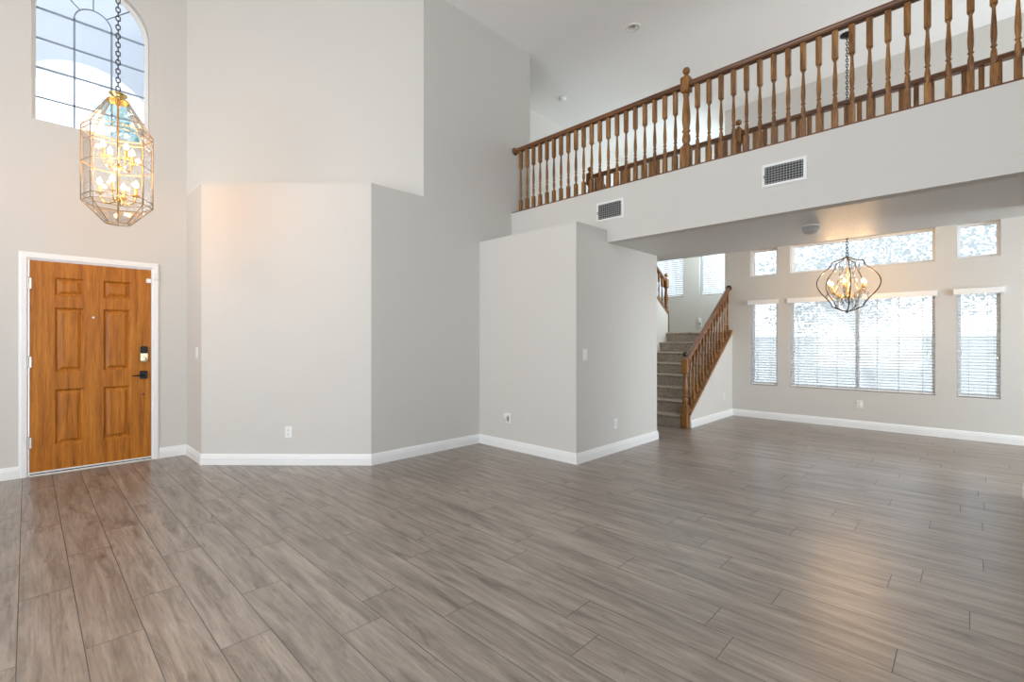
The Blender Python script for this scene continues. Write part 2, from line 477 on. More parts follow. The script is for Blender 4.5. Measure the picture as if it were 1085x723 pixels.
# baseboards
BP = [(0, 0), (.016, 0), (.016, .072), (.013, .078), (.013, .090), (.010, .096), (.008, .108), (.004, .112), (0, .112)]
def baseboard(name, pts, side):
    mb = MB(); mb.sweep([(x, y, .0005) for x, y in pts], (0, 0, 1), BP, side=side); return struct(mb.build(name, 'white'))
baseboard('baseboard_left', [(XD, Y0), (XD, -.052)], -1)
baseboard('baseboard_living', [(XD, .998), (XD, 1.25), C2, C3, (XT, 3.94), (-2.91, 3.94), (-2.91, 5.68), (-3.3, 5.68)], -1)
baseboard('baseboard_dining', [(-2.93, 6.745), (-2.93, YB), (4.5, YB)], -1)
baseboard('baseboard_partition', [(2.6, 5.50), (.315, 5.50), (.315, 5.65), (4.5, 5.65)], 1)

# ------------------------------------------------------------------ front door
trim = MB()
cp = [(0, 0), (0, .010), (.008, .016), (.040, .018), (.052, .014), (.058, .006), (.058, 0)]
trim.sweep([(XD, DY0, 0), (XD, DY0, DZ), (XD, DY1, DZ), (XD, DY1, 0)], (1, 0, 0), cp, side=1)
trim.box(XD - .13, XD, DY0 + .0, DY0 + .008, 0, DZ - .008); trim.box(XD - .13, XD, DY1 - .008, DY1, 0, DZ - .008)
trim.box(XD - .13, XD, DY0, DY1, DZ - .008, DZ)
struct(trim.build('trim_1', 'white'))

def make_door():
    y0, y1, z0, z1 = .016, .929, .036, 2.030
    xf = -.006
    cols = [(.186, .400), (.540, .761)]; rows = [(.268, .806), (.968, 1.595), (1.703, 1.883)]
    mb = MB()
    holes = []
    for a, b_ in cols:
        for c_, d_ in rows:
            holes.append([(xf, a, c_), (xf, b_, c_), (xf, b_, d_), (xf, a, d_)])
    loops = [[Vector(p) for p in l] for l in ([[(xf, y0, z0), (xf, y1, z0), (xf, y1, z1), (xf, y0, z1)]] + holes)]
    tris = tessellate_polygon(loops); flat = [p for l in loops for p in l]
    i = mb.add(flat)
    for t in tris: mb.face([i + k for k in t])
    mb.box(xf - .044, xf - .021, y0, y1, z0, z1)
    fr = [(xf, y0, z0), (xf, y1, z0), (xf, y1, z1), (xf, y0, z1)]
    i = mb.add(fr); j = mb.add([(xf - .022, y, z) for x, y, z in fr])
    for k in range(4): mb.face((i + k, i + (k + 1) % 4, j + (k + 1) % 4, j + k))
    for a, b_ in cols:
        for c_, d_ in rows:
            rings = []
            for ins, dx in ((0, 0), (.007, -.004), (.015, -.017), (.024, -.018), (.052, -.004), (.054, -.0035)):
                rings.append([(xf + dx, a + ins, c_ + ins), (xf + dx, b_ - ins, c_ + ins), (xf + dx, b_ - ins, d_ - ins), (xf + dx, a + ins, d_ - ins)])
            idx = [mb.add(r_) for r_ in rings]
            for p, q in zip(idx, idx[1:]):
                for k in range(4): mb.face((p + k, p + (k + 1) % 4, q + (k + 1) % 4, q + k))
            mb.face([idx[-1] + k for k in range(4)])
    d = mb.build('door_1', 'doorwood', loc=(XD, 0, 0)); struct(d)
    for z in (1.811, 1.072, .315):
        h = MB()
        for q in range(5): h.lathe([(.0055, 0), (.0065, .002), (.0065, .019), (.0055, .021)], (.004, .011, z - .052 + q * .0212), 8)
        h.lathe([(.004, 0), (.006, .004), (.003, .01)], (.004, .011, z + .054), 8)
        h.box(-.004, .000, .012, .03, z - .05, z + .05)
        h.build('hinge', 'satin', d)
    p = MB(); p.lathe([(.011, 0), (.011, .004), (.006, .006), (.0055, .003)], (xf, .466, 1.506), 12, axis='x'); p.build('peephole', 'satin', d)
    # keypad deadbolt: black hood over a pale brass body
    e = MB(); e.cbox((xf + .014, .868, 1.176), .028, .062, .075, .008); dk = e.build('deadbolt', 'blackmetal', d); dk['label'] = 'black hooded top of the keypad lock'
    e = MB(); e.lathe([(.032, 0), (.032, .018), (.027, .024), (.010, .026)], (xf, .868, 1.072), 18, axis='x')
    e.cbox((xf + .011, .868, 1.108), .022, .064, .072, .006)
    e.cbox((xf + .032, .868, 1.085), .012, .012, .045, .003)
    o = e.build('lock_body', 'champagne', dk); o['label'] = 'pale brass lower lock body'
    e = MB(); e.cbox((xf + .006, .866, .912), .012, .066, .084, .004)
    e.lathe([(.020, .010), (.018, .034), (.013, .048), (.011, .055)], (xf, .866, .914), 14, axis='x')
    hd = e.build('door_handle', 'blackmetal', d)
    e = MB(); e.tube([(xf + .05, .866, .914), (xf + .053, .84, .913), (xf + .050, .80, .906), (xf + .046, .765, .905)], [.010, .009, .007, .006], 8)
    e.build('lever', 'blackmetal', hd)
    e = MB(); e.lathe([(.010, 0), (.009, .003), (.004, .004)], (xf, .866, .705), 10, axis='x'); e.build('plug', 'dark', d)
    t = MB(); t.box(-.07, .012, DY0 + .009, DY1 - .009, .0005, .010); t.prism([(.012, DY0 + .009, .0005), (.022, DY0 + .009, .0005), (.012, DY0 + .009, .010)], (0, DY1 - DY0 - .018, 0))
    t.build('threshold', 'satin', d)
    t = MB(); t.box(-.012, .004, DY0 + .011, DY1 - .011, .024, .036); t.build('door_sweep', 'plastic', d)
    t = MB(); t.box(-.012, .000, DY0 + .011, DY1 - .011, .012, .024); t.build('sweep_brush', 'dark', d)
make_door()
a = thing('alarm_sensor', 'small white two-piece alarm contact at the top corner of the wooden front door', 'alarm sensor', (XD, .95, 1.93))
mb = MB(); mb.cbox((.029, .019, .030), .020, .036, .060, .004); mb.build('magnet', 'plastic', a)
mb = MB(); mb.cbox((.006, -.042, -.018), .020, .042, .046, .004); mb.build('transmitter', 'plastic', a)

# ------------------------------------------------------------------ arched window over the door
w = sroot('window_1', (XD - .10, ACY, AZ0))
o_ = lambda y, z: (0, y - ACY, z - AZ0)
fr = MB(); pts = arch_pts(AY0 + .001, AY1 - .001, AZ0 + .001, ASP)
pts = [o_(y, z) for y, z in pts]
fr.sweep(pts[:-1] if (Vector(pts[0]) - Vector(pts[-1])).length < 1e-4 else pts, (1, 0, 0), [(0, -.03), (0, .03), (.022, .03), (.022, .015), (.030, .015), (.030, -.03)], closed=True, side=1)
fr.build('window_frame', 'white', w)
mu = MB(); tk = .008
c0 = ACY; ri = .142; zc = 4.487
for y in (c0 - ri, c0 + ri): mu.box(-tk, tk, y - ACY - .008, y - ACY + .008, .02, zc - AZ0)
for z in (3.609, 3.893, 4.176, 4.464):
    mu.box(-tk, tk, AY0 + .02 - ACY, AY1 - .02 - ACY, z - AZ0 - .007, z - AZ0 + .007)
mu.tube([o_(c0 + ri * math.cos(PI * k / 16), zc + ri * math.sin(PI * k / 16)) for k in range(17)], .0065, 6)
for an in (45, 90, 135):
    ca, sa = math.cos(R(an)), math.sin(R(an))
    mu.tube([o_(c0 + ri * ca, zc + ri * sa), o_(c0 + (AR - .015) * ca, ASP + .005 + (AR - .015) * sa)], .006, 6)
mu.build('muntins', 'muntin', w)
g = MB(); g.prism([(-.002, y - ACY, z - AZ0) for y, z in arch_pts(AY0 + .01, AY1 - .01, AZ0 + .01, ASP)], (.003, 0, 0)); g.build('pane', 'glass', w)

# ------------------------------------------------------------------ dining and stair windows
def plain_window(name, x0, x1, z0, z1, y, mull=False, screen=True):
    w = sroot(name, ((x0 + x1) / 2, y, z0))
    hw, h = (x1 - x0) / 2, z1 - z0
    mb = MB()
    e = .001
    mb.sweep([(-hw + e, 0, e), (hw - e, 0, e), (hw - e, 0, h - e), (-hw + e, 0, h - e)], (0, -1, 0), [(0, -.028), (0, .028), (.018, .028), (.018, .012), (.034, .012), (.034, -.028)], closed=True, side=1)
    if mull: mb.box(-.022, .022, -.02, .02, .03, h - .03)
    mb.build('window_frame', 'vinyl', w)
    g = MB(); g.box(-hw + .02, hw - .02, .002, .005, .02, h - .02); g.build('pane', 'glass', w)
    if screen:
        s_ = MB(); i = s_.add([(-hw + .03, .022, .03), (hw - .03, .022, .03), (hw - .03, .022, h - .03), (-hw + .03, .022, h - .03)]); s_.face((i, i + 1, i + 2, i + 3))
        s_.build('solar_screen', 'screen', w)
    return w
n = 2
for i, (a, b_) in enumerate(WX):
    plain_window('window_%d' % n, a, b_, *LZ, YB + .094, i == 1); n += 1
    plain_window('window_%d' % n, a, b_, *UZ, YB + .094); n += 1
for a, b_, c_, d_ in SW:
    plain_window('window_%d' % n, a, b_, c_, d_, YW + .094); n += 1

def blind(x0, x1, z0, z1, y, label, v0, v1, wand, tassel, cords, group, tilt=R(6)):
    """horizontal slat blind hung inside the reveal, its valance standing proud of the wall"""
    t = thing('window_blind', label, 'window blind', ((x0 + x1) / 2, y, z0), 0, group)
    c = (x0 + x1) / 2; hw = (x1 - x0) / 2 - .008; h = z1 - z0
    v = MB(); va, vb = v0 - c, v1 - c
    v.sweep([(va, .0, h + .012), (va, -.048, h + .012), (vb, -.048, h + .012), (vb, .0, h + .012)], (0, 0, 1),
            [(0, 0), (0, -.072), (-.006, -.076), (-.012, -.076), (-.012, 0)], side=-1)
    v.build('valance', 'slat', t)
    hd = MB(); hd.box(-hw, hw, .012, .062, h - .055, h - .004); hd.build('headrail', 'slat', t)
    s_ = MB(); z = .045
    while z < h - .075:
        rings = []
        for px in (-hw, hw):
            sec = []
            for q in range(5):
                u = (q / 4 - .5) * .050
                arch = .0025 * (1 - (2 * q / 4 - 1) ** 2)
                sec.append((px, .037 + u * math.cos(tilt), z + u * math.sin(tilt) + arch + .0012))
            for q in reversed(range(5)):
                u = (q / 4 - .5) * .050
                arch = .0025 * (1 - (2 * q / 4 - 1) ** 2)
                sec.append((px, .037 + u * math.cos(tilt), z + u * math.sin(tilt) + arch - .0012))
            rings.append(sec)
        s_.loft(rings); z += .0405
    s_.build('slats', 'slatleaf', t)
    br = MB(); br.cbox((0, .037, .020), 2 * hw, .052, .020, .004); br.build('bottom_rail', 'slat', t)
    cd = MB()
    for q in cords:
        x = -hw + q * 2 * hw
        cd.tube([(x, .010, .028), (x, .010, h - .06)], .0018, 5); cd.tube([(x, .064, .028), (x, .064, h - .06)], .0014, 5)
        cd.box(x - .004, x + .004, .008, .013, .005, .012)
    cd.build('ladder_cords', 'grey_plastic', t)
    for q, z in tassel:
        k = MB(); x = -hw + q * 2 * hw
        k.tube([(x, -.004, z + .02), (x, -.004, h - .07)], .0012, 5)
        k.lathe([(.003, .03), (.006, .024), (.009, .006), (.007, 0)], (x, -.004, z), 8)
        k.build('pull_cord', 'champagne', t)
    if wand is not None:
        k = MB(); x = -hw + wand * 2 * hw
        k.tube([(x, -.002, h - .07), (x, -.008, h * .5)], .004, 6); k.build('tilt_wand', 'slat', t)
    return t
G = 'white slat blinds in the dining room'
blind(*WX[0], *LZ, YB, 'narrow white slat blind in the window beside the foot of the stairs', -2.668, -2.222, .1, [(.88, .57)], (.25, .75), G)
blind(*WX[1], *LZ, YB, 'wide white slat blind on the big middle dining window behind the chandelier', -2.082, -.318, .03, [(.04, .53), (.985, .50), (.96, .53)], (.06, .21, .36, .5, .64, .78, .93), G)
blind(*WX[2], *LZ, YB, 'narrow white slat blind by the room corner, with leaf shadows along its top', -.162, .294, None, [(.10, .55), (.88, .53), (.94, .50)], (.27, .73), G)
G = 'white slat blinds over the stair landing'
blind(*SW[0], YW, 'white slat blind over the landing beside the upper stair newel', SW[0][0] - .02, SW[0][1] + .02, None, [(.93, .38)], (.2, .8), G, R(40))
blind(*SW[1], YW, 'white slat blind over the landing above the sloping stair handrail', SW[1][0] - .02, SW[1][1] + .02, None, [(.10, .42)], (.3, .7), G, R(40))

# ------------------------------------------------------------------ staircases
def step_block(mb, y, z0, z1, run, xa, xb, dirn=1):
    """one carpeted step with a rolled nosing; riser at y, rising in dirn"""
    nose = [(0, z0), (0, z1 - .045), (-.016, z1 - .040), (-.026, z1 - .028), (-.028, z1 - .016), (-.022, z1 - .005), (-.010, z1), (run, z1), (run, z0)]
    mb.loft([[(xa, y + dirn * a, z) for a, z in nose], [(xb, y + dirn * a, z) for a, z in nose]])
st = thing('staircase', 'lower taupe-carpeted flight rising behind the turned newel to the landing', 'staircase', (-3.6, 6.68, 0))
for k in range(7):
    mb = MB(); step_block(mb, .257 * k, .179 * k + .001, .179 * (k + 1), .257 if k < 6 else .256, -.549, .549)
    mb.build('step', 'carpet', st)
mb = MB(); step_block(mb, 8.484, 1.254, ZLAND, YW - 8.484, -4.149, -3.051)
mb.box(-5.419, -4.149, 8.541, YW, 1.254, ZLAND); mb.box(-5.419, -4.271, 8.47, 8.541, 1.254, ZLAND); struct(mb.build('floor_landing', 'carpet'))
st2 = thing('staircase', 'upper carpeted flight turning back from the landing to the gallery', 'staircase', (-4.85, 8.46, ZLAND))
rz = (ZG - ZLAND) / 9
for k in range(8):
    mb = MB(); step_block(mb, -.265 * k, rz * k + .001, rz * (k + 1), .265, -.569, .579, -1); mb.build('step', 'carpet', st2)

# ------------------------------------------------------------------ balustrades
def turned(mb, w, z_base, z_top, base_h, block_h, seg=12):
    """square base, ring, vase, ring, long swelling taper, square top block"""
    L0 = z_base + base_h; L1 = z_top - block_h; Ln = L1 - L0; r = w / 2
    mb.cbox((0, 0, z_base + base_h / 2), w, w, base_h, w * .12)
    mb.cbox((0, 0, z_top - block_h / 2), w, w, block_h, w * .12)
    prof = [(.62, 0), (.80, .015), (.50, .035), (.55, .05), (.82, .10), (.90, .16), (.78, .23), (.52, .275), (.50, .285), (.88, .300), (.92, .315), (.60, .335),
            (.62, .35), (.80, .42), (.88, .50), (.84, .60), (.68, .75), (.52, .90), (.48, .955), (.78, .975), (.70, 1.0)]
    mb.lathe([(r * a, L0 + Ln * t) for a, t in prof], (0, 0, 0), seg)
def baluster_mesh(h, base_h, block_h, w=.040):
    mb = MB(); turned(mb, w, 0, h, base_h, block_h, 10); return mb
def newel_parts(t, loc, h, base_h, blk0, blk1, w=.090, ball=.036, ballmat='oak'):
    mb = MB(); r = w / 2
    mb.cbox((0, 0, base_h / 2), w, w, base_h, .008)
    mb.cbox((0, 0, (blk0 + blk1) / 2), w, w, blk1 - blk0, .014)
    Ln = blk0 - base_h
    prof = [(.72, 0), (.92, .02), (.70, .045), (.62, .06), (.84, .10), (.90, .16), (.78, .22), (.60, .25), (.58, .26), (.86, .28), (.88, .30), (.62, .325),
            (.66, .34), (.84, .44), (.90, .52), (.84, .64), (.64, .84), (.54, .93), (.70, .955), (.66, 1.0)]
    mb.lathe([(r * a, base_h + Ln * q) for a, q in prof], (0, 0, 0), 16)
    mb.lathe([(r * .8, blk1 - .002), (r * .62, blk1 + .010), (r * .40, blk1 + .016), (r * .38, blk1 + .026)], (0, 0, 0), 14)
    o = mb.build('newel_post', 'oak', t, loc)
    b_ = MB(); b_.sphere((0, 0, h - ball), ball, 16, 10); b_.build('ball_cap', ballmat, o)
    return o
RAILP = [(-.030, 0), (.030, 0), (.030, .012), (.024, .020), (.029, .032), (.026, .046), (.014, .056), (-.014, .056), (-.026, .046), (-.029, .032), (-.024, .020), (-.030, .012)]

# front gallery
YR = 4.57
gal = thing('balustrade', 'long turned-oak gallery balustrade standing on the white fascia', 'balustrade', (XT, YR, ZG))
mb = MB(); mb.box(.001, 6.99, -.058, .045, 0, .014); mb.build('shoe_rail', 'oakrail', gal)
X_NEW = -2.028 - XT
RT = .872   # top of rail above gallery floor
for a, b_ in ((.002, X_NEW - .046), (X_NEW + .046, 6.99)):
    mb = MB(); mb.sweep([(a, 0, RT - .056), (b_, 0, RT - .056)], (0, 0, 1), RAILP); mb.build('handrail', 'oakrail', gal)
mb = MB(); mb.lathe([(.05, 0), (.05, .010), (.042, .016)], (.0, 0, RT - .028), 16, axis='x'); mb.build('rosette', 'oakrail', gal)
newel_parts(gal, (X_NEW, 0, .014), 1.006, .215, .750, .910)
b0 = None
for k in range(60):
    x = -4.28 + .1126 * k - XT
    if k == 20 or x > 6.95: continue
    if b0 is None: b0 = baluster_mesh(RT - .056 - .014, .16, .235).build('baluster', 'oak', gal, (x, 0, .014))
    else: link_copy(b0, gal, (x, 0, .014))
# rear gallery
YR2 = 6.05
gal2 = thing('balustrade', 'rear gallery balustrade, seen through the front one across the walkway', 'balustrade', (-4.21, YR2, ZG))
mb = MB(); mb.box(.046, 6.79, -.05, .05, 0, .014); mb.build('shoe_rail', 'oakrail', gal2)
xn2 = 4.21 - 2.03
for a, b_ in ((.046, xn2 - .046), (xn2 + .046, 6.79)):
    mb = MB(); mb.sweep([(a, 0, RT - .076), (b_, 0, RT - .076)], (0, 0, 1), RAILP); mb.build('handrail', 'oakrail', gal2)
newel_parts(gal2, (0, 0, 0), .985, .215, .70, .885)
newel_parts(gal2, (xn2, 0, .0), 1.0, .215, .70, .885)
b1 = None
for k in range(60):
    x = .1126 * (k + 1)
    if abs(x - xn2) < .07 or x > 6.74: continue
    if b1 is None: b1 = baluster_mesh(RT - .076 - .014, .16, .235).build('baluster', 'oak', gal2, (x, 0, .014))
    else: link_copy(b1, gal2, (x, 0, .014))
# lower stair flight: newel on the floor, raking rail, balusters on a raked stringer cap
XS = -2.985
stb = thing('balustrade', 'raking oak balustrade of the lower stair flight with a dark ball on its newel', 'balustrade', (XS, 6.69, 0))
newel_parts(stb, (0, 0, 0), 1.118, .335, .795, 1.005, .092, .040, 'ballwood')
def zrail(y): return 1.05 + SL * (y - 6.787) * .975
ya, yb = 6.738, YB - .002
mb = MB()
mb.sweep([(0, ya - 6.69, zrail(ya) - .056), (0, yb - 6.69, zrail(yb) - .056)], (0, -math.sin(math.atan(SL)), math.cos(math.atan(SL))), [(a * 1.05, b_) for a, b_ in RAILP]); mb.build('handrail', 'oakstairrail', stb)
mb = MB(); mb.lathe([(.042, 0), (.05, .006), (.05, .016)], (0, yb - 6.69 - .016, zrail(yb) - .03), 14, axis='y'); mb.build('rosette', 'ballwood', stb)
mb = MB()
capp = [(6.738, zstr(6.738)), (YB - .001, zstr(YB - .001)), (YB - .001, zstr(YB) + .048), (6.738, zstr(6.738) + .048)]
mb.loft([[(-.063, y - 6.69, z + .0005) for y, z in capp], [(.064, y - 6.69, z + .0005) for y, z in capp]]); mb.build('stringer_cap', 'oak', stb)
nb = 14; b2 = None
for k in range(nb):
    y = 6.86 + k * (8.36 - 6.86) / (nb - 1)
    z0 = zstr(y) + .045; h = zrail(y) - .045 - z0
    mb = baluster_mesh(h, .13, .20, .036)
    mb.build('baluster', 'oak', stb, (0, y - 6.69, z0))
# upper stair flight
ust = thing('balustrade', 'short oak balustrade of the upper stair flight above the landing knee wall', 'balustrade', (-4.21, 8.54, ZLAND))
newel_parts(ust, (0, .047, .001), 1.14, .42, .86, 1.03, .085, .036)
S2 = .628
def zk(y): return 1.78 + S2 * (8.54 - y)
ya, yb = 8.54, 6.25
dz = lambda y, o: zk(y) + o - ZLAND
nn = (0, math.sin(math.atan(S2)), math.cos(math.atan(S2)))
mb = MB(); mb.sweep([(0, 0, dz(ya, .61)), (0, yb - 8.54, dz(yb, .61))], nn, RAILP); mb.build('handrail', 'oakrail', ust)
mb = MB(); cc = [(8.54, .0005), (6.2, .0005), (6.2, .035), (8.54, .035)]
mb.loft([[(-.07, y - 8.54, dz(y, o)) for y, o in cc], [(.07, y - 8.54, dz(y, o)) for y, o in cc]]); mb.build('stringer_cap', 'oak', ust)
for k in range(18):
    y = 8.42 - k * .125
    h = .61 - .04 + .03
    if k == 0: b3 = baluster_mesh(h, .12, .18, .036).build('baluster', 'oak', ust, (0, y - 8.54, dz(y, .03)))
    else: link_copy(b3, ust, (0, y - 8.54, dz(y, .03)))

# ------------------------------------------------------------------ chains, candles
def chain_mb(z0, z1, pitch=.0345, ln=.050, wd=.034, r=.0042, ph=0):
    mb = MB(); z = z0; k = 0; cp_, sp_ = math.cos(ph), math.sin(ph)
    while z < z1:
        pts = []
        hw, hl = wd / 2 - r, ln / 2 - wd / 2
        for q in range(12):
            a = 2 * PI * q / 12
            u = hw * math.cos(a); v = hw * math.sin(a) + (hl if math.sin(a) >= 0 else -hl)
            pts.append((u * cp_, u * sp_, z + ln / 2 + v) if k % 2 == 0 else (-u * sp_, u * cp_, z + ln / 2 + v))
        mb.tube(pts, r, 5, True); z += pitch; k += 1
    return mb
def candle(parent, x, y, z, sleeve_h, power, bulb_r=.013, color=(1, .48, .155)):
    s_ = MB(); s_.lathe([(.004, -.012), (.024, -.006), (.026, .002), (.012, .004), (.0105, .008), (.0105, sleeve_h), (.004, sleeve_h + .003)], (x, y, z), 12)
    c = s_.build('candle_sleeve', 'gold', parent)
    b_ = MB(); zb = z + sleeve_h
    b_.lathe([(.006, 0), (bulb_r * 1.1, .010), (bulb_r * 1.35, .022), (bulb_r * 1.1, .036), (bulb_r * .45, .052), (.001, .060)], (x, y, zb), 10)
    bo = b_.build('bulb', 'bulb', c)
    bo.visible_shadow = True
    d = bpy.data.lights.new('candle_light', 'POINT'); d.energy = power; d.color = color; d.shadow_soft_size = .02
    l = bpy.data.objects.new('candle_light', d); COL.objects.link(l); l.parent = parent; l.location = (x, y, zb + .10)
    return c

# ------------------------------------------------------------------ entry lantern
LX, LY, LZ0 = -4.80, .50, 2.19
lan = thing('pendant_lantern', 'tall octagonal brass and faceted clear glass lantern hanging on a chain before the arched window', 'pendant lantern', (LX, LY, LZ0), R(44.2))
zb, z1, z2, zm, z3, z4, zt, zcap = 0, .150, .190, .447, .688, .720, .960, 1.035
RB = .218; rb, rt = .080, .070
def octa(r, z, ph=0): return [(r * math.sin(2 * PI * k / 8 + ph), -r * math.cos(2 * PI * k / 8 + ph), z) for k in range(8)]
PH = R(39) 
rings = [octa(rb, zb, PH), octa(RB, z1, PH), octa(RB, z2, PH), octa(RB, zm, PH), octa(RB, z3, PH), octa(RB, z4, PH), octa(rt, zt, PH)]
cm = MB()
for r_ in rings: cm.tube(r_, .0034, 5, True, False)
for k in range(8):
    cm.tube([rings[0][k], rings[1][k]], .0034, 5); cm.tube([rings[1][k], rings[5][k]], .0034, 5); cm.tube([rings[5][k], rings[6][k]], .0034, 5)
cm.build('came_frame', 'came', lan)
for a, b_ in ((0, 1), (1, 5), (5, 6)):
    for k in range(8):
        gl = MB(); q = [rings[a][k], rings[a][(k + 1) % 8], rings[b_][(k + 1) % 8], rings[b_][k]]
        i = gl.add(q); gl.face((i, i + 1, i + 2, i + 3)); gl.build('glass_panel', 'lampglass', lan, recalc=False)
cp_ = MB(); cp_.lathe([(rt + .004, zt - .004), (rt + .004, zt + .004), (.060, zt + .014), (.030, zt + .030), (.058, zt + .048), (.060, zt + .054), (.036, zt + .066), (.012, zt + .075), (.006, zt + .085)], (0, 0, 0), 20)
cp_.build('crown', 'brass', lan)
ch = chain_mb(zt + .075, H - LZ0 - .03, ph=R(40)); ch.build('chain', 'ironbronze', lan)
cn = MB(); cn.lathe([(.062, H - LZ0 - .001), (.060, H - LZ0 - .016), (.02, H - LZ0 - .03)], (0, 0, 0), 18); cn.build('canopy', 'brass', lan)
stm = MB(); stm.lathe([(.004, .16), (.016, .17), (.020, .19), (.007, .205), (.007, .42), (.018, .435), (.022, .45), (.007, .47), (.007, .955)], (0, 0, 0), 12)
stm.build('stem', 'brass', lan)
for zc_, cnt, ph, ra in ((.20, 4, .4, .115), (.47, 4, 1.2, .100)):
    for k in range(cnt):
        a = ph + 2 * PI * k / cnt; ca, sa = math.cos(a), math.sin(a)
        am = MB(); am.tube([(ca * q * ra, sa * q * ra, zc_ + dz_) for q, dz_ in ((.08, 0), (.25, -.030), (.5, -.045), (.78, -.035), (.95, -.005), (1, .03))], .0055, 7)
        ao = am.build('arm', 'brass', lan)
        candle(lan, ca * ra, sa * ra, zc_ + .035, .060, 3.7)

# ------------------------------------------------------------------ dining chandelier
CX, CY_ = -1.152, 7.417; CB = 1.652
chd = thing('chandelier', 'black wire-cage chandelier with gold arms, crystals and lit candles over the dining floor', 'chandelier', (CX, CY_, CB))
prof = [(.004, .0), (.045, .008), (.10, .030), (.150, .055), (.172, .062), (.180, .085), (.195, .120), (.25, .185), (.315, .26), (.347, .33), (.350, .385), (.332, .44), (.285, .50), (.225, .555), (.188, .595), (.176, .635), (.160, .648), (.120, .655), (.075, .672), (.035, .695), (.006, .702)]
def smooth2(p):
    out = []
    for i in range(len(p) - 1):
        a0, a1, a2, a3 = p[max(i - 1, 0)], p[i], p[i + 1], p[min(i + 2, len(p) - 1)]
        for t in (0, .5):
            out.append(tuple(.5 * (2 * a1[j] + (a2[j] - a0[j]) * t + (2 * a0[j] - 5 * a1[j] + 4 * a2[j] - a3[j]) * t * t + (3 * a1[j] - a0[j] - 3 * a2[j] + a3[j]) * t ** 3) for j in (0, 1)))
    return out + [p[-1]]
for k in range(5):
    a = R(-75.2) + 2 * PI * k / 5
    mb = MB(); mb.tube([(r_ * math.cos(a), r_ * math.sin(a), z) for r_, z in smooth2(prof)], .0075, 6); mb.build('cage_rib', 'ironbronze', chd)
mb = MB(); mb.lathe([(.001, -.022), (.010, -.014), (.014, 0), (.008, .012), (.012, .02), (.002, .024)], (0, 0, 0), 12); mb.build('finial', 'ironbronze', chd)
mb = MB(); mb.lathe([(.006, .69), (.016, .70), (.012, .715), (.005, .725)], (0, 0, 0), 12); mb.build('hub', 'ironbronze', chd)
mb = chain_mb(.715, H - CB - .03, .036, .052, .034, .0048, R(9)); mb.build('chain', 'blackmetal', chd)
mb = MB(); mb.lathe([(.075, H - CB - .001), (.075, H - CB - .018), (.055, H - CB - .024), (.015, H - CB - .03), (.006, H - CB - .045)], (0, 0, 0), 20); mb.build('canopy', 'blackmetal', chd)
mb = MB(); mb.lathe([(.003, .15), (.020, .165), (.034, .185), (.036, .195), (.014, .215), (.010, .24), (.016, .30), (.020, .34), (.010, .38), (.009, .50), (.016, .53), (.006, .56), (.005, .695)], (0, 0, 0), 14); mb.build('stem', 'gold', chd)
def drop(mb, x, y, z, s_):
    mb.lathe([(.0008, .030 * s_), (.006 * s_, .018 * s_), (.009 * s_, .006 * s_), (.006 * s_, -.010 * s_), (.0008, -.024 * s_)], (x, y, z), 6, False)
for k in range(6):
    a = 2 * PI * k / 6 + .55; ca, sa = math.cos(a), math.sin(a); ra = .205
    mb = MB(); mb.tube([(ca * q * ra, sa * q * ra, z) for q, z in ((.08, .20), (.25, .185), (.45, .19), (.65, .215), (.85, .26), (.95, .30), (1, .315))], [.009, .008, .007, .0065, .006, .006, .006], 7)
    mb.tube([(ca * q * ra, sa * q * ra, z) for q, z in ((.10, .36), (.22, .41), (.38, .40), (.52, .34), (.66, .27), (.85, .262))], .0045, 6)
    for j in range(5):      # leaf sprays along the arm
        q = .35 + .16 * j; zz = .20 + .11 * max(0, q - .45)
        for sgn in (-1, 1):
            bx, by = ca * q * ra - sa * .004 * sgn, sa * q * ra + ca * .004 * sgn
            tx, ty = bx - sa * .030 * sgn + ca * .012, by + ca * .030 * sgn + sa * .012
            mb.tube([(bx, by, zz), ((bx + tx) / 2, (by + ty) / 2, zz + .018), (tx, ty, zz + .020)], [.003, .006, .001], 5)
    mb.build('arm', 'gold', chd)
    candle(chd, ca * ra, sa * ra, .325, .030, 4.8, .013, (1, .60, .28))
    for (q, z, s_) in ((1.0, .270, 1.9), (.78, .215, 1.7), (.55, .160, 1.8), (.30, .140, 1.6), (.38, .46, 1.7), (.50, .37, 1.6)):
        mb = MB(); drop(mb, ca * q * ra, sa * q * ra, z, s_); mb.build('crystal', 'crystal', chd)
for k in range(6):
    a = 2 * PI * k / 6 + .03
    for q, z in ((.10, .10), (.13, .56), (.22, .20)):
        mb = MB(); drop(mb, q * math.cos(a), q * math.sin(a), z, 1.6); mb.build('crystal', 'crystal', chd)

